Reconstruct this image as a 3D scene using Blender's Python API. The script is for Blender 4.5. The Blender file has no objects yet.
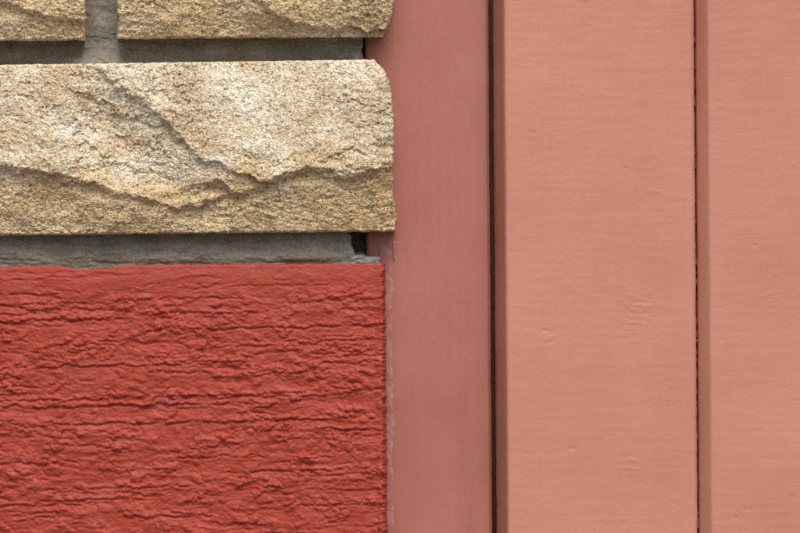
import bpy, math
import numpy as np

# ------------------------------------------------------------------ camera, sky, sun, exposure
S = 0.0007          # metres per photo pixel on the reference plane (y = 0)
D = 1.10            # camera distance to that plane
CZ = 0.95           # camera height above the ground
sc = bpy.context.scene
cam_data = bpy.data.cameras.new('camera')
cam = bpy.data.objects.new('camera', cam_data)
sc.collection.objects.link(cam)
cam.location = (0, -D, CZ)
cam.rotation_euler = (math.radians(90), math.radians(0.43), 0)
cam_data.sensor_width = 36.0
cam_data.lens = 36.0 * D / (800 * S)
cam_data.clip_start = 0.01
cam_data.clip_end = 500
sc.camera = cam

SUN_EL, SUN_AZ = math.radians(56), math.radians(168)      # azimuth clockwise from +Y
w = bpy.data.worlds.new('World'); sc.world = w; w.use_nodes = True
nt = w.node_tree; nt.nodes.clear()
sky = nt.nodes.new('ShaderNodeTexSky'); sky.sky_type = 'NISHITA'; sky.sun_disc = False
sky.sun_elevation = SUN_EL; sky.sun_rotation = SUN_AZ
sky.air_density = 1.0; sky.dust_density = 4.0; sky.ozone_density = 1.0
hs = nt.nodes.new('ShaderNodeHueSaturation'); hs.inputs['Saturation'].default_value = 0.45
bg = nt.nodes.new('ShaderNodeBackground'); bg.inputs['Strength'].default_value = 0.115
wo = nt.nodes.new('ShaderNodeOutputWorld')
nt.links.new(sky.outputs[0], hs.inputs['Color']); nt.links.new(hs.outputs[0], bg.inputs['Color'])
nt.links.new(bg.outputs[0], wo.inputs['Surface'])

sun_data = bpy.data.lights.new('sun', 'SUN'); sun_data.energy = 1.5; sun_data.angle = math.radians(30)
sun_data.color = (1.0, 0.955, 0.89)
sun = bpy.data.objects.new('sun', sun_data); sc.collection.objects.link(sun)
from mathutils import Vector
sdir = Vector((math.sin(SUN_AZ) * math.cos(SUN_EL), math.cos(SUN_AZ) * math.cos(SUN_EL), math.sin(SUN_EL)))
sun.rotation_euler = sdir.to_track_quat('Z', 'Y').to_euler()
sun.location = sdir * 8

sc.view_settings.view_transform = 'Standard'; sc.view_settings.look = 'None'
sc.view_settings.gamma = 1.0; sc.view_settings.use_curve_mapping = False
sc.view_settings.exposure = 0.65
sc.render.engine = 'CYCLES'
sc.cycles.max_bounces = 6
sc.cycles.use_denoising = False      # keep the sandy grain; the soft light is clean enough

# ------------------------------------------------------------------ noise
def _h(ix, iy, seed):
    n = (ix.astype(np.int64) * 374761393 + iy.astype(np.int64) * 668265263 + seed * 974711 + 1013904223) & 0xffffffff
    n = ((n ^ (n >> 13)) * 1274126177) & 0xffffffff
    n = ((n ^ (n >> 16)) * 2246822519) & 0xffffffff
    return (n ^ (n >> 15)) & 0xffffffff
def _r(ix, iy, seed): return _h(ix, iy, seed) / 4294967295.0
def perlin(x, y, seed=0):
    x, y = np.broadcast_arrays(np.asarray(x, float), np.asarray(y, float))
    xi = np.floor(x); yi = np.floor(y); fx = x - xi; fy = y - yi
    xi = xi.astype(np.int64); yi = yi.astype(np.int64)
    sx = fx * fx * fx * (fx * (fx * 6 - 15) + 10); sy = fy * fy * fy * (fy * (fy * 6 - 15) + 10)
    def g(a, b, dx, dy):
        t = _r(a, b, seed) * (2 * math.pi)
        return np.cos(t) * dx + np.sin(t) * dy
    a = g(xi, yi, fx, fy); b = g(xi + 1, yi, fx - 1, fy)
    c = g(xi, yi + 1, fx, fy - 1); d = g(xi + 1, yi + 1, fx - 1, fy - 1)
    return (a + sx * (b - a) + sy * (c + sx * (d - c) - (a + sx * (b - a)))) * 1.5
def fbm(x, y, seed=0, o=4, gain=0.5):
    s = 0.0; a = 1.0
    for i in range(o):
        s = s + a * perlin(x * 2 ** i + 17.3 * i, y * 2 ** i - 9.1 * i, seed + i * 31); a *= gain
    return s
def facets(x, y, seed, tilt=1.0):
    """broken-stone planes: every cell has its own level and tilt; cells meet in small scarps"""
    xi = np.floor(x).astype(np.int64); yi = np.floor(y).astype(np.int64)
    best = np.full(np.shape(x), 9e9); out = np.zeros(np.shape(x))
    for ox in (-1, 0, 1):
        for oy in (-1, 0, 1):
            a, b = xi + ox, yi + oy
            px = a + _r(a, b, seed); py = b + _r(a, b, seed + 1)
            dx = x - px; dy = y - py; d = dx * dx + dy * dy
            hh = (_r(a, b, seed + 2) - .5) + tilt * ((_r(a, b, seed + 3) - .5) * dx + (_r(a, b, seed + 4) - .5) * dy)
            m = d < best
            best = np.where(m, d, best); out = np.where(m, hh, out)
    return out
def cell(x, y, seed):
    xi = np.floor(x).astype(np.int64); yi = np.floor(y).astype(np.int64)
    best = np.full(np.shape(x), 9e9); rid = np.zeros(np.shape(x))
    for ox in (-1, 0, 1):
        for oy in (-1, 0, 1):
            a, b = xi + ox, yi + oy
            d = (x - a - _r(a, b, seed)) ** 2 + (y - b - _r(a, b, seed + 1)) ** 2
            m = d < best
            best = np.where(m, d, best); rid = np.where(m, _r(a, b, seed + 2), rid)
    return np.sqrt(best), rid
def sm(a, b, x):
    t = np.clip((x - a) / (b - a), 0, 1); return t * t * (3 - 2 * t)
def spaced(*segs):
    """segs: (start, end, step) ... contiguous"""
    out = []
    for a, b, st in segs:
        n = max(1, int(round((b - a) / st))); out.append(np.linspace(a, b, n, endpoint=False))
    out.append(np.array([segs[-1][1]])); return np.concatenate(out)
def polydist(u, v, pts):
    """distance to a polyline, signed: positive below it (v grows downwards)"""
    best = np.full(np.shape(u), 9e9); sg = np.ones(np.shape(u))
    for (x0, y0), (x1, y1) in zip(pts[:-1], pts[1:]):
        dx, dy = x1 - x0, y1 - y0
        t = np.clip(((u - x0) * dx + (v - y0) * dy) / (dx * dx + dy * dy), 0, 1)
        d = np.hypot(u - x0 - t * dx, v - y0 - t * dy)
        s = np.sign(dx * (v - y0) - dy * (u - x0))
        m = d < best; best = np.where(m, d, best); sg = np.where(m, s, sg)
    return best * sg

# ------------------------------------------------------------------ mesh helpers
# u, v are measured in photo pixels on the wall, h in the same unit, positive out of the wall (towards the street)
def P(u, v, h):
    y = -h * S; k = (D + y) / D
    return np.stack([(u - 400) * S * k, y + 0 * u, CZ - (v - 266.5) * S * k], -1)
def thing(name, loc, label, cat):
    o = bpy.data.objects.new(name, None); sc.collection.objects.link(o); o.location = loc
    o.empty_display_size = 0.1; o['label'] = label; o['category'] = cat
    return o
def raw(name, co, faces_flat, nper, mat, parent=None, smooth=True):
    co = np.asarray(co, float).reshape(-1, 3)
    org = np.array(parent_world(parent)) if parent else np.zeros(3)
    me = bpy.data.meshes.new(name)
    me.vertices.add(len(co)); me.vertices.foreach_set('co', (co - org).astype(np.float32).ravel())
    ff = np.asarray(faces_flat, np.int32).reshape(-1, nper)
    me.loops.add(ff.size); me.loops.foreach_set('vertex_index', ff.ravel())
    me.polygons.add(len(ff)); me.polygons.foreach_set('loop_start', np.arange(0, ff.size, nper, dtype=np.int32))
    me.update(calc_edges=True); me.validate()
    if smooth: me.polygons.foreach_set('use_smooth', np.ones(len(me.polygons), bool))
    me.materials.append(mat)
    o = bpy.data.objects.new(name, me); sc.collection.objects.link(o)
    if parent: o.parent = parent
    return o
def parent_world(p):
    l = Vector((0, 0, 0))
    while p: l = l + p.location; p = p.parent
    return l
def grid(name, U, V, H, mat, parent, back=None, rim=(1, 1, 1, 1)):
    """height field U,V,H (rows along v) closed by a skirt that runs back to height `back` and a rear face"""
    if back is not None:
        nr = 5
        jit = 0.6
        def ext(A, kind):
            top = [A[:1]] * nr; bot = [A[-1:]] * nr
            A = np.concatenate(top + [A] + bot, 0)
            A = np.concatenate([A[:, :1]] * nr + [A] + [A[:, -1:]] * nr, 1)
            return A
        U2, V2, H2 = ext(U, 0), ext(V, 0), ext(H, 0)
        R, C = H2.shape
        depth = np.zeros((R, C))
        rr = np.minimum(np.arange(R), R - 1 - np.arange(R)); cc = np.minimum(np.arange(C), C - 1 - np.arange(C))
        k = np.minimum(rr[:, None], cc[None, :]); k = np.clip(nr - k, 0, nr)
        f = (k / nr) ** 1.3
        H2 = H2 * (1 - f) + back * f
        jx = jit * perlin(V2 / 6, H2 / 6, 5) * (k > 0); jy = jit * perlin(U2 / 6, H2 / 6, 6) * (k > 0)
        U, V, H = U2 + jx, V2 + jy, H2
    R, C = H.shape
    idx = np.arange(R * C).reshape(R, C)
    q = np.stack([idx[:-1, :-1], idx[1:, :-1], idx[1:, 1:], idx[:-1, 1:]], -1).reshape(-1, 4)
    return raw(name, P(U, V, H), q, 4, mat, parent)
def box(name, x0, x1, y0, y1, z0, z1, mat, parent=None):
    co = [(x, y, z) for x in (x0, x1) for y in (y0, y1) for z in (z0, z1)]
    f = [(0, 1, 3, 2), (4, 6, 7, 5), (0, 4, 5, 1), (2, 3, 7, 6), (0, 2, 6, 4), (1, 5, 7, 3)]
    return raw(name, co, np.array(f), 4, mat, parent, smooth=False)

# ------------------------------------------------------------------ materials
class N:
    def __init__(s, name, rough=0.8, spec=0.3):
        s.m = bpy.data.materials.new(name); s.m.use_nodes = True; s.t = s.m.node_tree
        s.b = s.t.nodes['Principled BSDF']; s.b.inputs['Roughness'].default_value = rough
        s.b.inputs['Specular IOR Level'].default_value = spec
        s.tc = s.t.nodes.new('ShaderNodeTexCoord').outputs['Object']
    def l(s, a, b): s.t.links.new(a, b)
    def map(s, sc_=(1, 1, 1), loc=(0, 0, 0)):
        n = s.t.nodes.new('ShaderNodeMapping'); n.inputs['Scale'].default_value = sc_; n.inputs['Location'].default_value = loc
        s.l(s.tc, n.inputs['Vector']); return n.outputs[0]
    def noise(s, scale, detail=3, rough=.5, vec=None, dist=0):
        n = s.t.nodes.new('ShaderNodeTexNoise'); n.inputs['Scale'].default_value = scale
        n.inputs['Detail'].default_value = detail; n.inputs['Roughness'].default_value = rough
        n.inputs['Distortion'].default_value = dist
        s.l(vec or s.tc, n.inputs['Vector']); return n.outputs['Fac']
    def vor(s, scale, vec=None, out='Color'):
        n = s.t.nodes.new('ShaderNodeTexVoronoi'); n.inputs['Scale'].default_value = scale
        s.l(vec or s.tc, n.inputs['Vector']); o = n.outputs[out]
        if out == 'Color':
            q = s.t.nodes.new('ShaderNodeSeparateColor'); s.l(o, q.inputs[0]); return q.outputs[0]
        return o
    def ramp(s, fac, *stops):
        n = s.t.nodes.new('ShaderNodeValToRGB'); e = n.color_ramp.elements
        while len(e) < len(stops): e.new(0.5)
        for i, (p, c) in enumerate(stops):
            e[i].position = p; e[i].color = (*c, 1) if isinstance(c, tuple) else (c, c, c, 1)
        s.l(fac, n.inputs[0]); return n.outputs[0]
    def mix(s, fac, a, b, mode='MIX'):
        n = s.t.nodes.new('ShaderNodeMix'); n.data_type = 'RGBA'; n.blend_type = mode
        for x, i in ((fac, 0), (a, 6), (b, 7)):
            if isinstance(x, (int, float)): n.inputs[i].default_value = x
            elif isinstance(x, tuple): n.inputs[i].default_value = (*x, 1)
            else: s.l(x, n.inputs[i])
        return n.outputs[2]
    def math(s, op, a, b=0.0):
        n = s.t.nodes.new('ShaderNodeMath'); n.operation = op
        for x, i in ((a, 0), (b, 1)):
            if isinstance(x, (int, float)): n.inputs[i].default_value = x
            else: s.l(x, n.inputs[i])
        return n.outputs[0]
    def bump(s, h, dist, strength=1.0, prev=None):
        n = s.t.nodes.new('ShaderNodeBump'); n.inputs['Distance'].default_value = dist
        n.inputs['Strength'].default_value = strength; s.l(h, n.inputs['Height'])
        if prev: s.l(prev, n.inputs['Normal'])
        return n.outputs[0]
    def color(s, c): s.l(c, s.b.inputs['Base Color'])
    def normal(s, n): s.l(n, s.b.inputs['Normal'])

def sandstone():
    m = N('sandstone', 0.92, 0.15)
    body = m.ramp(m.noise(24, 5, .62, dist=.5), (.30, (.48, .37, .235)), (.44, (.61, .51, .36)), (.56, (.69, .61, .465)), (.72, (.74, .675, .545)))
    beds = m.ramp(m.noise(30, 5, .62, vec=m.map((.3, .3, 1.0), (.31, 0, .17)), dist=.8), (.44, 0.0), (.66, 1.0))
    body = m.mix(m.math('MULTIPLY', beds, .42), body, (.40, .255, .115))
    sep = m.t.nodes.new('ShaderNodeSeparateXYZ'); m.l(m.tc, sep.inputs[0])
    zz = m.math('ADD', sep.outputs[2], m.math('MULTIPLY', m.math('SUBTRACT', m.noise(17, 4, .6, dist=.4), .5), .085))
    low_band = m.ramp(m.math('FRACT', m.math('DIVIDE', m.math('SUBTRACT', zz, .974), 197 * S)), (.0, 1.0), (.24, 1.0), (.36, 0.0), (.86, 0.0), (.97, 1.0))  # band low in each course, browner than the body, edge broken by noise
    body = m.mix(m.math('MULTIPLY', low_band, .6), body, (.54, .36, .165))
    rust = m.ramp(m.noise(95, 3, .6), (.63, 0.0), (.71, 1.0))
    body = m.mix(m.math('MULTIPLY', rust, .55), body, (.38, .17, .07))
    g1 = m.vor(1150); g2 = m.vor(620, vec=m.map((1, 1, 1), (.4, .2, .1))); g3 = m.noise(520, 3, .7)
    body = m.mix(1.0, body, m.ramp(g1, (0.0, .42), (.15, .76), (.5, 1.0), (.85, 1.10), (1.0, 1.4)), 'MULTIPLY')
    body = m.mix(1.0, body, m.ramp(g2, (0.0, .40), (.09, .80), (.5, 1.0), (.90, 1.06), (1.0, 1.22)), 'MULTIPLY')
    body = m.mix(m.ramp(g3, (.32, .6), (.43, 0.0)), body, (.30, .175, .075))
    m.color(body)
    n = m.bump(m.noise(420, 4, .7), .0011, .8)
    n = m.bump(m.vor(800, out='Distance'), .0008, .8, n)
    m.normal(n); return m.m
def mortar():
    m = N('mortar', 0.95, 0.1)
    c = m.ramp(m.noise(60, 5, .65), (.3, (.165, .144, .115)), (.55, (.232, .208, .172)), (.75, (.30, .28, .245)))
    dirt = m.ramp(m.noise(34, 4, .6, vec=m.map((.35, 1, 1), (.1, 0, .3))), (.48, 0.0), (.66, 1.0))
    c = m.mix(m.math('MULTIPLY', dirt, .55), c, (.11, .095, .05))
    c = m.mix(1.0, c, m.ramp(m.vor(1100), (0, .75), (.5, 1.0), (1, 1.2)), 'MULTIPLY')
    m.color(c)
    m.normal(m.bump(m.noise(700, 4, .65), .0006, .8)); return m.m
def red_render():
    m = N('red_masonry_paint', 0.52, 0.24)
    c = m.ramp(m.noise(45, 4, .6), (.3, (.275, .034, .019)), (.5, (.31, .041, .025)), (.7, (.33, .055, .040)))
    thin = m.ramp(m.noise(120, 4, .6, vec=m.map((.5, 1, 1), (.7, 0, .2))), (.55, 0.0), (.75, 1.0))
    c = m.mix(m.math('MULTIPLY', thin, .6), c, (.335, .052, .026))
    m.color(c)
    n = m.bump(m.noise(800, 3, .65), .0006, .6); m.normal(n); return m.m
def board_paint():
    m = N('salmon_board_paint', 0.55, 0.35)
    chat = m.noise(330, 3, .6, vec=m.map((.22, 1, 1)))                  # planer chatter across the board
    grain = m.noise(620, 3, .6, vec=m.map((1, 1, .05), (.3, 0, 0)))     # grain along it
    weave = m.noise(900, 3, .6)
    c = m.ramp(m.noise(9, 3, .5), (.32, (.42, .170, .116)), (.5, (.45, .187, .130)), (.68, (.475, .204, .147)))
    c = m.mix(.5, c, m.ramp(chat, (.3, .93), (.7, 1.06)), 'MULTIPLY')
    c = m.mix(.4, c, m.ramp(grain, (.3, .94), (.7, 1.055)), 'MULTIPLY')
    c = m.mix(m.math('MULTIPLY', m.ramp(m.noise(330, 2, .5), (.74, 0.0), (.80, 1.0)), .35), c, (.30, .105, .07))
    m.color(c)
    n = m.bump(chat, .0004, .34); n = m.bump(grain, .0003, .3, n); n = m.bump(weave, .0002, .4, n)
    m.normal(n); return m.m
def trim_paint():
    m = N('dull_pink_trim_paint', 0.5, 0.4)
    streak = m.noise(300, 3, .6, vec=m.map((1, 1, .04)))
    c = m.ramp(m.noise(16, 4, .55), (.32, (.32, .110, .080)), (.55, (.345, .122, .091)), (.72, (.365, .138, .108)))
    c = m.mix(.5, c, m.ramp(streak, (.3, .94), (.7, 1.06)), 'MULTIPLY')
    c = m.mix(m.math('MULTIPLY', m.ramp(m.vor(60, out='Distance'), (.0, 1.0), (.03, 1.0), (.05, 0.0)), .55), c, (.17, .05, .03))
    m.color(c)
    scuff = m.ramp(m.noise(55, 5, .7, vec=m.map((1, 1, .35), (.2, 0, .6)), dist=.5), (.56, 0.0), (.74, 1.0))
    c = m.mix(m.math('MULTIPLY', scuff, .35), c, (.37, .17, .145))
    grime = m.ramp(m.noise(38, 5, .7, vec=m.map((1, 1, .2), (.5, 0, .1))), (.56, 0.0), (.75, 1.0))
    c = m.mix(m.math('MULTIPLY', grime, .3), c, (.20, .075, .05))
    m.color(c)
    n = m.bump(streak, .0003, .35); n = m.bump(m.noise(240, 4, .6), .0004, .35, n); m.normal(n); return m.m
def sealant():
    m = N('pale_sealant', 0.6, 0.3)
    m.color(m.ramp(m.noise(90, 4, .6), (.35, (.31, .115, .09)), (.55, (.345, .15, .13)), (.75, (.38, .21, .195))))
    m.normal(m.bump(m.noise(500, 3, .6), .0003, .6)); return m.m
def plain(name, a, b, scale, rough=.9):
    m = N(name, rough, .1); m.color(m.ramp(m.noise(scale, 4, .6), (.3, a), (.7, b)))
    m.normal(m.bump(m.noise(scale * 8, 3, .6), .001, .5)); return m.m
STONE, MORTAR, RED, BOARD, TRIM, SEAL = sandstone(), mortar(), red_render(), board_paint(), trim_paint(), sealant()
SMEAR = plain('pale_cement', (.13, .13, .125), (.26, .265, .26), 160)
DARKWOOD = plain('bare_dark_batten', (.20, .085, .05), (.28, .12, .075), 60)
PAVE = plain('pavement_concrete', (.17, .165, .155), (.26, .25, .235), 3)

# ------------------------------------------------------------------ ground and things
LEFT, RIGHT, TOP = -820, 1500, -1150       # extent of the built wall in wall pixels
ground = box('ground', -60, 60, -60, 20, -0.3, 0.0, PAVE); ground['kind'] = 'structure'
wall = thing('sandstone_masonry', (-0.45, 0.05, 0), 'cream split-face sandstone wall with recessed grey mortar, above the red render', 'masonry')
plinth = thing('rendered_plinth', (-0.45, 0.03, 0), 'red painted plinth of rough scraped render below the cream stones', 'plinth')
clad = thing('timber_cladding', (0.4, 0.05, 0), 'salmon pink painted vertical board cladding to the right of the stone wall', 'cladding')

# ------------------------------------------------------------------ stones
def rough_stone(U, V, seed, k=1.0):
    wx = 9 * fbm(U / 30, V / 30, seed + 50, 5, .6); wy = 9 * fbm(U / 30, V / 30, seed + 60, 5, .6)
    h = 2.6 * fbm(U / 70, V / 55, seed, 3)
    h = h + 1.3 * facets((U + wx) / 46, (V + wy) / 30, seed + 1, 1.6)
    h = h + 0.6 * facets((U + .7 * wx) / 17, (V + .7 * wy) / 12, seed + 11, 1.8)
    rough = .5 + .75 * sm(-.35, .45, fbm(U / 55, V / 45, seed + 70, 2))
    h = h + rough * 0.6 * facets((U + .6 * wx) / 7.5, (V + .6 * wy) / 5.5, seed + 21, 1.8)
    h = h + 0.7 * fbm(U / 19, V / 15, seed + 28, 3, .55)
    h = h + rough * 0.75 * fbm(U / 5.5, V / 4.5, seed + 30, 3, .65)
    h = h + .28 * (cell(U / 2.4, V / 2.4, seed + 85)[1] - .5)      # sand grains
    d, rid = cell(U / 9, V / 9, seed + 80)                       # small pits
    h = h - 1.6 * (rid > .86) * np.clip(.34 - d, 0, 1) / .34
    return h * k
def stone(name, us, vs, outline, hf, seed):
    """outline: functions u0(v), u1(v), v0(u), v1(u); grid is stretched onto it"""
    U, V = np.meshgrid(us, vs)
    u0, u1, v0, v1 = outline
    ua, ub, va, vb = us[0], us[-1], vs[0], vs[-1]
    Un = u0(V) + (U - ua) / (ub - ua) * (u1(V) - u0(V))
    Vn = v0(Un) + (V - va) / (vb - va) * (v1(Un) - v0(Un))
    H = hf(Un, Vn)
    # arris: the last pixels break back
    e = np.minimum(np.minimum(Vn - v0(Un), v1(Un) - Vn), np.minimum(Un - u0(Vn), u1(Vn) - Un))
    er = 2.2 + 1.2 * perlin(Un / 14, Vn / 14, seed + 3)
    H = H - 2.6 * np.clip(1 - e / er, 0, 1) ** 2
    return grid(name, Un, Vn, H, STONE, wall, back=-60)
def edge(c, amp, seed, slope=0.0, wl=9.0):
    return lambda t: c + slope * t + amp * fbm(t / wl, 0 * t + seed * 3.7, seed, 3)

# --- the long stone in the middle
low_ridge = np.array([(-400, 150), (-190, 158), (-60, 156), (0, 161), (30, 164), (60, 171), (92, 179), (128, 190), (148, 195), (163, 189),
                      (186, 186), (206, 180), (222, 178), (236, 188), (250, 189), (266, 179), (292, 168), (318, 166), (340, 172), (372, 168), (400, 160)], float)
diag = [(60, 40), (100, 66), (118, 80), (146, 98), (160, 108), (174, 128), (190, 144), (206, 157), (224, 162), (246, 172)]
lip2 = [(150, 196), (176, 205), (200, 203), (222, 192), (240, 193)]
notch = [(322, 160), (346, 149), (366, 153)]
arc2 = [(84, 92), (108, 100), (128, 118), (120, 132), (150, 142)]
def main_h(u, v):
    wu = u + 3.0 * fbm(u / 16, v / 16, 301, 4, .6); wv = v + 3.4 * fbm(u / 15, v / 15, 302, 4, .6)
    r = np.interp(wu, low_ridge[:, 0], low_ridge[:, 1])
    t = np.clip((wv - 60) / (r - 60), 0, 1)
    above = 0.5 + 20 * t ** .8
    b = wv - r
    below = 20.5 - 6.0 * sm(0, 10, b) - 16.0 * np.clip(b / (238 - r), 0, 1) ** .9
    h = np.where(b < 0, above, below)
    d = polydist(wu, wv, diag)
    fade = sm(84, 125, wu + (wv - 62) * .4)
    hd = np.where(d < 0, 3.0 * np.exp(d / 80), 3.0 - 4.0 * sm(0, 7, d) - 15.0 * np.clip(d / 42, 0, 1) ** .9 + 13.0 * sm(36, 110, d))
    h = h + fade * hd * (1 - sm(-6, 20, b)) * np.exp(-np.clip(np.abs(d) - 80, 0, 200) / 30)
    d = polydist(wu, wv, arc2)
    h = h - 2.4 * np.exp(-np.clip(d, 0, 99) / 16) * sm(-2, 3, d) * (np.abs(d) < 60)
    d = polydist(wu, wv, lip2)
    h = h + np.where(d < 0, 1.5 * np.exp(d / 12), 1.5 - 4.5 * sm(0, 6, d) + 3 * sm(6, 36, d)) * (np.abs(d) < 70) * sm(130, 150, wu) * (1 - sm(236, 256, wu))
    d = polydist(wu, wv, notch)
    h = h - 3.0 * np.exp(-np.clip(d, 0, 99) / 7) * sm(-1, 1.5, d) * (np.abs(d) < 50) * sm(316, 326, wu) * (1 - sm(364, 372, wu))
    h = h + 3.0 * np.exp(-((wu - 226) / 20) ** 2 - ((wv - 178) / 8) ** 2)
    # right end of the stone rounds back
    ue = 377 - 8 * sm(85, 60, v) + 2.5 * fbm(v / 14, v * 0, 333, 3)
    h = h - 17 * np.clip((u - ue) / 20, 0, 1.5) ** 1.15
    calm = 1 - .55 * sm(190, 240, u) * (1 - sm(325, 345, u)) * (1 - sm(140, 165, v))
    brk = sm(70, 100, u) * (1 - sm(195, 215, u)) * (1 - sm(150, 170, v))
    h = h + brk * 1.5 * facets(wu / 30 + .3 * fbm(u / 12, v / 12, 340, 3), wv / 16 + .4 * fbm(u / 12, v / 12, 341, 3), 342, 1.8)
    return h + rough_stone(u, v, 310, .92) * calm
def main_right(v):
    f = lambda v: np.interp(v, [50, 58, 62, 68, 78, 95, 120, 150, 180, 200, 215, 226, 240], [371, 372, 377, 385, 389, 393, 395, 394.5, 393, 394, 396.5, 396, 394])
    return sum(f(v + k) for k in (-6, -4, -2, 0, 2, 4, 6)) / 7 + 1.0 * fbm(v / 8, v * 0, 401, 4)
us = spaced((-190, -12, 5), (-12, 396, .62)); vs = spaced((60, 232, .62))
stone('stone', us, vs, (edge(-190, 1.5, 9), main_right, lambda u: 62 - .0065 * np.clip(u, 0, 400) + .5 * fbm(u / 9, u * 0, 402, 3),
                        lambda u: 232.6 - .003 * u + .7 * fbm(u / 9, u * 0, 403, 3)), main_h, 1)

# --- the two stones of the course above, seen only at their lower edges
scar = [(236, -40), (262, -2), (280, 12), (296, 22), (318, 24), (345, 27)]
def upper_right_h(u, v):
    wu = u + 3 * fbm(u / 16, v / 16, 501, 4, .6); wv = v + 3 * fbm(u / 15, v / 15, 502, 4, .6)
    h = 4 + 12 * np.sin(np.clip((v + 135) / 172, 0, 1) * math.pi) - 3 * sm(10, 37, v)
    d = polydist(wu, wv, scar)
    h = h + np.where(d < 0, 3.0 * np.exp(d / 40), 3.0 - 4 * sm(0, 6, d) - 5 * np.clip(d / 30, 0, 1) + 3 * sm(30, 80, d)) * (np.abs(d) < 130)
    h = h - 3.0 * np.exp(-((wu - 366) / 20) ** 2 - ((wv - 22) / 12) ** 2)
    h = h - 15 * np.clip((u - 376) / 20, 0, 1.5) ** 1.2
    return h + rough_stone(u, v, 520, 1.0)
def upper_right_edge(v):
    return np.interp(v, [-140, -125, -60, -20, 0, 12, 24, 32, 38], [376, 388, 396, 397, 396.5, 394.5, 391, 387, 384]) + .8 * fbm(v / 8, v * 0, 511, 3)
stone('stone', spaced((120, 396, .7)), spaced((-135, -14, 3), (-14, 37, .7)),
      (edge(119.5, .8, 12), upper_right_edge, edge(-135, .8, 13), edge(37, .6, 14)), upper_right_h, 2)
def upper_left_h(u, v):
    h = 4 + 11 * np.sin(np.clip((v + 135) / 172, 0, 1) * math.pi) - 2 * sm(10, 37, v)
    d = polydist(u + 3 * fbm(u / 14, v / 14, 601, 4), v + 3 * fbm(u / 14, v / 14, 602, 4), [(-80, -30), (-10, -6), (40, 8), (62, 14), (88, 20)])
    h = h + np.where(d < 0, 1.5 * np.exp(d / 40), 1.5 - 4.0 * sm(0, 7, d) + 2.0 * sm(7, 40, d))
    return h + rough_stone(u, v, 620, 1.0)
stone('stone', spaced((-330, -12, 5), (-12, 88, .7)), spaced((-135, -14, 3), (-14, 38, .7)),
      (edge(-330, 1, 15), edge(87.5, .8, 16), edge(-135, .8, 17), edge(38, .6, 18)), upper_left_h, 3)

# --- the rest of the wall, beside and above the picture
def plain_h(seed, va, vb):
    def f(u, v):
        r = va + (vb - va) * (.62 + .16 * fbm(u / 110, u * 0 + seed, seed, 2))
        b = v - r
        h = np.where(b < 0, 2 + 12 * np.clip((v - va) / (r - va), 0, 1) ** .75, 14 - 4 * sm(0, 8, b) - 8 * np.clip(b / (vb - r), 0, 1))
        return h + rough_stone(u, v, seed * 7 + 40)
    return f
course = 197
sd = 30
for c in range(0, 7):
    va, vb = 60 - course * c, 232 - course * c
    right_end = 396 + (0 if c % 2 == 0 else -2)
    joints = {0: [-220], 1: [-360]}.get(c)
    if joints is None: joints = [right_end - (300 if c % 2 else 480) - (40 * ((c * 37) % 5) - 80)]
    x = joints[-1]
    while x > LEFT + 160:
        x -= 330 + 90 * ((sd * 53) % 7) / 7; joints.append(max(x, LEFT)); sd += 1
    if c >= 2: joints = [right_end + 30] + joints
    for a, b in zip(joints[1:], joints[:-1]):
        ub, ua = b - (30 if c >= 2 and b == right_end + 30 else 0), a + 30
        if ub - ua < 60: continue
        sd += 1
        stone('stone', spaced((ua, ub, 5)), spaced((va, vb, 4.5)), (edge(ua, 1, sd), edge(ub, 1, sd + 1), edge(va, .8, sd + 2), edge(vb, .8, sd + 3)), plain_h(sd, va, vb), sd)

# --- mortar bed
us = spaced((LEFT, -12, 9), (-12, 70, 1.6), (70, 140, .9), (140, 330, 1.6), (330, 364, .8)); vs = spaced((TOP, -12, 9), (-12, 28, 1.4), (28, 68, .8), (68, 226, 6), (226, 268, .7))
U, V = np.meshgrid(us, vs)
end = 364 - 12.5 * sm(222, 228, V) + (1.0 + 1.6 * (V > 150)) * fbm(V / 9, V * 0, 701, 3, .5) - 3.0 * sm(240, 230, V) * (V > 224) + 4.0 * sm(244, 256, V)
Un = LEFT + (U - LEFT) / (364 - LEFT) * (end - LEFT)
U = Un
H = -30 + 9 * (V > 222) + 1.6 * fbm(U / 40, V / 14, 702, 4) + .6 * fbm(U / 5, V / 4, 703, 3, .6)
perp = np.exp(-((U - 104) / 24.0) ** 4) * (1 - sm(40, 60, V) * .0) * (V < 70)
H = H + 2 * perp
# mortar squeezed out on to the long stone at the foot of the upright joint
H = H + 15 * np.exp(-((U - 104 - 4 * fbm(V / 6, V * 0, 704, 2)) / 36.0) ** 2) * sm(47, 60, V + 2 * fbm(U / 12, V / 9, 705, 3)) * (V < 80)
H = H + 10 * np.exp(-((U - 359) / 7.0) ** 2) * sm(44, 60, V) * (V < 80)
# pointed joint under the long stone: hollow at the top, a lip at its foot
H = H + (V > 222) * (4.0 * sm(236, 246, V) - 2.0 * sm(256, 263, V + 1.2 * fbm(U / 20, V / 9, 706, 3)))
H = H - 1.5 * sm(.1, .6, fbm(U / 60, V / 7, 708, 3)) * sm(254, 259, V)
grid('mortar', U, V, H, MORTAR, wall, back=-61)
# smear of bedding mortar on the end of the plinth
us = spaced((318, 384, .8)); vs = spaced((249, 266, .7)); U, V = np.meshgrid(us, vs)
top = 257.5 - 4.5 * np.exp(-((U - 359) / 8) ** 2) - 3.0 * sm(338, 352, U) - 1.5 * sm(350, 380, U) + 1.6 * fbm(U / 9, U * 0, 711, 3)
H = -72 + 57.5 * sm(-1.0, 6.0, V - top) ** .7 * sm(385, 379, U) + 1.6 * fbm(U / 6, V / 4, 712, 3)
H = H * 1.0 - 30 * (1 - sm(322, 336, U))
grid('mortar_smear', U, V, H, SMEAR, wall, back=-80)
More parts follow.
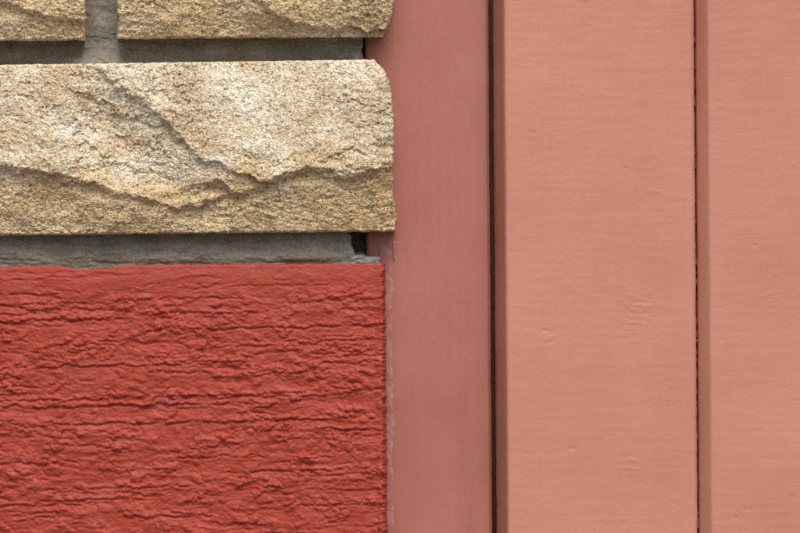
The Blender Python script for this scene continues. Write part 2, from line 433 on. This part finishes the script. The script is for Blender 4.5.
# masonry core behind the bed
a = P(np.array([LEFT - 2.0, 381.0]), np.array([TOP - 2.0, 264.0]), np.array([-62.0, -62.0]))
box('masonry_core', a[0][0], a[1][0], a[0][1], a[0][1] + .2, 0.0, a[0][2], MORTAR, wall)

# ------------------------------------------------------------------ rendered plinth
BOT = 266.5 + CZ / S * .985
us = spaced((LEFT, -230, 8), (-230, -10, 2.6), (-10, 378, .7), (378, 386, .45)); vs = spaced((263, 300, .62), (300, 542, .7), (542, 860, 2.4), (860, BOT, 8))
U, V = np.meshgrid(us, vs)
u1 = lambda v: 385.0 + 1.3 * fbm(v / 7, v * 0, 801, 4, .7)
v0 = lambda u: 263.2 + .9 * fbm(u / 12, u * 0, 802, 4) + 3.4 * np.exp(-((u - 92) / 26.0) ** 4) * (1 + .4 * perlin(u / 9, u * 0, 803)) + .8 * sm(150, 0, u)
U = LEFT + (U - LEFT) / (386 - LEFT) * (u1(V) - LEFT)
V = np.where(V < 330, v0(U) + (V - 263) * (330 - v0(U)) / (330 - 263), V)
wu = U + 8 * fbm(U / 30, V / 18, 811, 3); wv = V + 2.6 * fbm(U / 26, V / 13, 812, 4, .55)
topm = sm(266, 312, V + 9 * fbm(U / 40, V / 20, 813, 3))
H = 1.6 * fbm(U / 120, V / 70, 814, 3)
patch = .45 + .75 * sm(-.4, .35, fbm(U / 60, V / 28, 840, 3))
amp = (topm * .85 + .15) * patch
# dragged-out coat: soft drag ripples, then rounded lumps and crumbs
def dome(cu, cv, seed, keep, amp_, soft=.62):
    d, rid = cell(cu, cv, seed)
    q = np.clip(1 - (d / soft) ** 2, 0, 1)
    return amp_ * (rid > keep) * (.45 + .55 * (rid - keep) / (1 - keep)) * q ** .75
crumb = sm(-.1, .45, fbm(U / 46, V / 26, 817, 3)) * topm
H = H + amp * .9 * fbm(wu / 60, wv / 9, 815, 3, .45) + amp * .4 * fbm(wu / 24, wv / 6, 816, 3, .5)
H = H + patch * topm * dome(wu / 14, wv / 10.5, 819, .55, 2.2, .5)
H = H + (.3 + 1.0 * crumb) * topm * dome(U / 8 + .25 * perlin(U / 7, V / 7, 850), V / 6.6 + .25 * perlin(U / 7, V / 7, 851), 818, .3, 1.9)
H = H + (.30 + .75 * crumb) * (.3 + .7 * topm) * dome(U / 4.4 + .3 * perlin(U / 5, V / 5, 852), V / 3.8 + .3 * perlin(U / 5, V / 5, 853), 822, .1, .85)
H = H + (.34 + .34 * crumb) * (.4 + .6 * topm) * fbm(U / 4.0, V / 3.0, 820, 3, .7)
# torn grooves: a lip above, a deep line, a slow recovery below
rng = np.random.default_rng(11)
ucol, vrow = us, vs
def groove(uc, vc, L, dep, wdt, sl):
    i0, i1 = np.searchsorted(us, [uc - L - 4, uc + L + 4]); j0, j1 = np.searchsorted(vs, [vc - 16, vc + 18])
    if i1 - i0 < 3 or j1 - j0 < 3: return
    a, b = U[j0:j1, i0:i1], V[j0:j1, i0:i1]
    s = rng.integers(1, 9999)
    path = vc + sl * (a - uc) + 2.4 * fbm(a / 26, a * 0 + s, int(s), 4, .55) + .6 * perlin(a / 4.5, b / 5, int(s))
    dy = b - path
    env = sm(1, .45, np.abs(a - uc) / L + .95 * fbm(a / 11, b / 9, int(s) + 7, 3))
    g = 0.75 * dep * np.exp(-((dy + 1.5 * wdt) / (1.5 * wdt)) ** 2) - dep * np.exp(-(dy / (.75 * wdt)) ** 2) - .35 * dep * np.exp(-np.clip(dy, 0, 99) / (2.2 * wdt)) * (dy > 0)
    H[j0:j1, i0:i1] += env * g
def sow(n, ua, ub, va, vb):
    for _ in range(n):
        uc = rng.uniform(ua, ub); vc = rng.uniform(va, vb)
        L = min(rng.lognormal(3.1, .6), 130); t = (vc - 263) / 40
        dep = rng.uniform(.4, 1.3) * min(1.0, .25 + .75 * t); groove(uc, vc, L, dep, rng.uniform(.9, 2.0), rng.normal(0, .07) - .012)
sow(120, -20, 384, 268, 545)
# the longest drags of the picture
for uc, vc, L, dep in ((270, 327, 120, 2.3), (60, 318, 70, 2.2), (215, 312, 60, 1.9), (260, 345, 70, 1.7), (110, 364, 95, 2.2), (50, 398, 90, 2.1), (120, 404, 150, 2.6),
                       (300, 419, 80, 2.9), (120, 422, 130, 2.2), (250, 396, 70, 1.8), (20, 461, 60, 2.2), (220, 456, 60, 1.8), (300, 470, 70, 2.2), (120, 486, 80, 2.2),
                       (90, 498, 60, 2.0), (20, 503, 50, 2.3), (330, 505, 60, 1.7), (170, 515, 60, 2.0), (200, 297, 60, 1.4), (330, 340, 55, 1.9), (345, 352, 45, 1.8),
                       (350, 362, 38, 1.9), (340, 430, 50, 1.7), (355, 300, 34, 1.5), (270, 285, 60, 1.0), (40, 302, 60, 1.5)):
    groove(uc, vc, L, dep * .6, 1.5, -.012)
sow(1500, LEFT, -20, 268, BOT); sow(1300, -20, 384, 545, BOT)
H = H * .85
# rounded, lumpy right-hand return
e = u1(V) - U
H = H - 7.5 * np.clip(1 - e / (4.4 + 2.6 * fbm(V / 7, V * 0, 830, 3)), 0, 1) ** 1.6 + 1.3 * np.exp(-((e - 5) / 4) ** 2)
et = V - v0(U); H = H - 1.6 * np.clip(1 - et / 1.6, 0, 1) ** 1.6 - 1.5 * sm(14, 0, et + 3 * fbm(U / 14, V / 9, 833, 3))
grid('render_coat', U, V, H - 10, RED, plinth, back=-44)
a = P(np.array([LEFT + 1.0, 380.0]), np.array([264.5, 300.0]), np.array([-46.0, -46.0]))
box('plinth_core', a[0][0], a[1][0], a[0][1], a[0][1] + .026, 0.0, a[0][2], MORTAR, plinth)

# ------------------------------------------------------------------ trim board, sealant, boards
CT, CB = TOP, 266.5 + CZ / S * .97
us = spaced((366.5, 484, 4), (484, 490.0, .6)); vs = spaced((CT, -10, 12), (-10, 543, 2), (543, CB, 12)); U, V = np.meshgrid(us, vs)
H = -42 + .5 * fbm(U / 60, V / 120, 901, 2) - 3 * np.clip((U - 486.5) / 3, 0, 1) ** 2
U = U + .3 * fbm(V / 45, V * 0, 902, 4, .6) * sm(480, 489, U)
trim = grid('trim_board', U, V, H, TRIM, clad, back=-60)
trim['label'] = 'flat dull pink trim strip between the stones and the boards'
us = spaced((380, 408, .6)); vs = spaced((226, 540, .8), (540, CB, 8)); U, V = np.meshgrid(us, vs)
lim = 391.6 + 2.2 * fbm(V / 34, V * 0, 911, 4, .6) - 5 * sm(256, 240, V)
H = -43.2 + 2.4 * sm(2.6, -2.2, U - lim) * sm(238, 252, V) + .35 * fbm(U / 4, V / 9, 912, 3) * sm(6, -2, U - lim)
H = H + 2.6 * np.exp(-((U - 394 - .8 * fbm(V / 8, V * 0, 913, 2)) / 1.7) ** 2) * sm(240, 246, V) * sm(268, 258, V)       # a run of old paint
H = H + 2.2 * np.exp(-((U - 397) / 3.6) ** 2 - ((V - 243 - .4 * (U - 396)) / 2.6) ** 2) * .7
grid('sealant_bead', U, V, H, SEAL, trim)
def plank(ul, ur, seed, gapd, knots=(), fine=.0):
    st = 1.3 if fine else 6
    us = np.concatenate([np.linspace(ul, ul + 11.3, 7), np.linspace(ul + 11.8, ul + 14.5, 6), spaced((ul + 15.5, ur - 7, st)), np.linspace(ur - 6, ur, 10)])
    vs = spaced((CT, -10, 14), (-10, 543, 1.25), (543, CB, 14)) if fine else spaced((CT, CB, 14))
    U, V = np.meshgrid(us, vs)
    x = U - ul
    H = np.interp(x, [0, 11.3, 12.2, 13.3, 14.6], [-gapd, -6.3, -5.6, -5.12, -5.0])
    e = ur - U; H = H - np.interp(e, [0, .6, 1.4, 2.6, 4.2, 6.5], [6.5, 3.8, 2.1, 1.0, .35, 0])
    if fine:
        face = sm(11.5, 16, x)
        H = H + face * (.06 * fbm(U / 160, V / 9, seed, 4, .6) + .05 * fbm(U / 6, V / 90, seed + 1, 3) + .07 * fbm(U / 3, V / 3, seed + 2, 2))
        for ku, kv, kr, ka in knots:
            q = ((U - ku) / kr) ** 2 + ((V - kv) / (kr * 1.1)) ** 2
            n = fbm((U + 3 * perlin(U / 9, V / 9, seed + 3)) / 16, (V + 2 * perlin(U / 11, V / 8, seed + 4)) / 3.6, seed + 5, 3)
            H = H + ka * np.exp(-q) * (np.clip(n - .12, 0, 1) * 2.2 - .6 * np.clip(-n - .25, 0, 1) * 3)
        for _ in range(9):                                   # dents, nibs, little scratches
            a, b = rng.uniform(ul + 16, ur - 6), rng.uniform(0, 533); r = rng.uniform(.9, 2.0)
            H = H + rng.choice([-.5, -.35, .3]) * np.exp(-((U - a) / (r * rng.uniform(1, 3.5))) ** 2 - ((V - b) / r) ** 2)
        U = U + (.35 * fbm(V / 30, V * 0, seed + 6, 4, .6)) * (sm(9, 12, x) * sm(18, 14, x) + sm(4, 1, e)) 
    U = U + (.3 * fbm(V / 60, V * 0, seed + 9, 4, .55)) * sm(9, 0, x)
    return grid('board', U, V, H, BOARD, clad, back=-70)
plank(494.6, 695.4, 921, 48, knots=((636, 312, 17, .34), (628, 462, 14, .26)  , (548, 335, 12, .2)), fine=1)
plank(697.2, 900, 931, 17, knots=((768, 300, 12, .18),), fine=1)
x = 902
while x < RIGHT: plank(x, x + 201.5, 950, 26); x += 203.5
# paint that has bridged the joint between the two boards
us = spaced((692, 701, .6)); vs = spaced((-10, 543, .7)); U, V = np.meshgrid(us, vs)
n = fbm(V / 11, U / 9, 941, 3, .5) + .45 * sm(120, 520, V) - .5
H = -27 + 6 * sm(-.3, .35, n) + .6 * fbm(U / 3, V / 4, 942, 2)
grid('paint_bridge', U, V, H, BOARD, clad)
a = P(np.array([385.0, RIGHT + 200.0]), np.array([CT, CB]), np.array([-71.5, -71.5]))
box('backing', a[0][0], a[1][0], a[0][1], a[0][1] + .03, 0.0, a[0][2], DARKWOOD, clad)
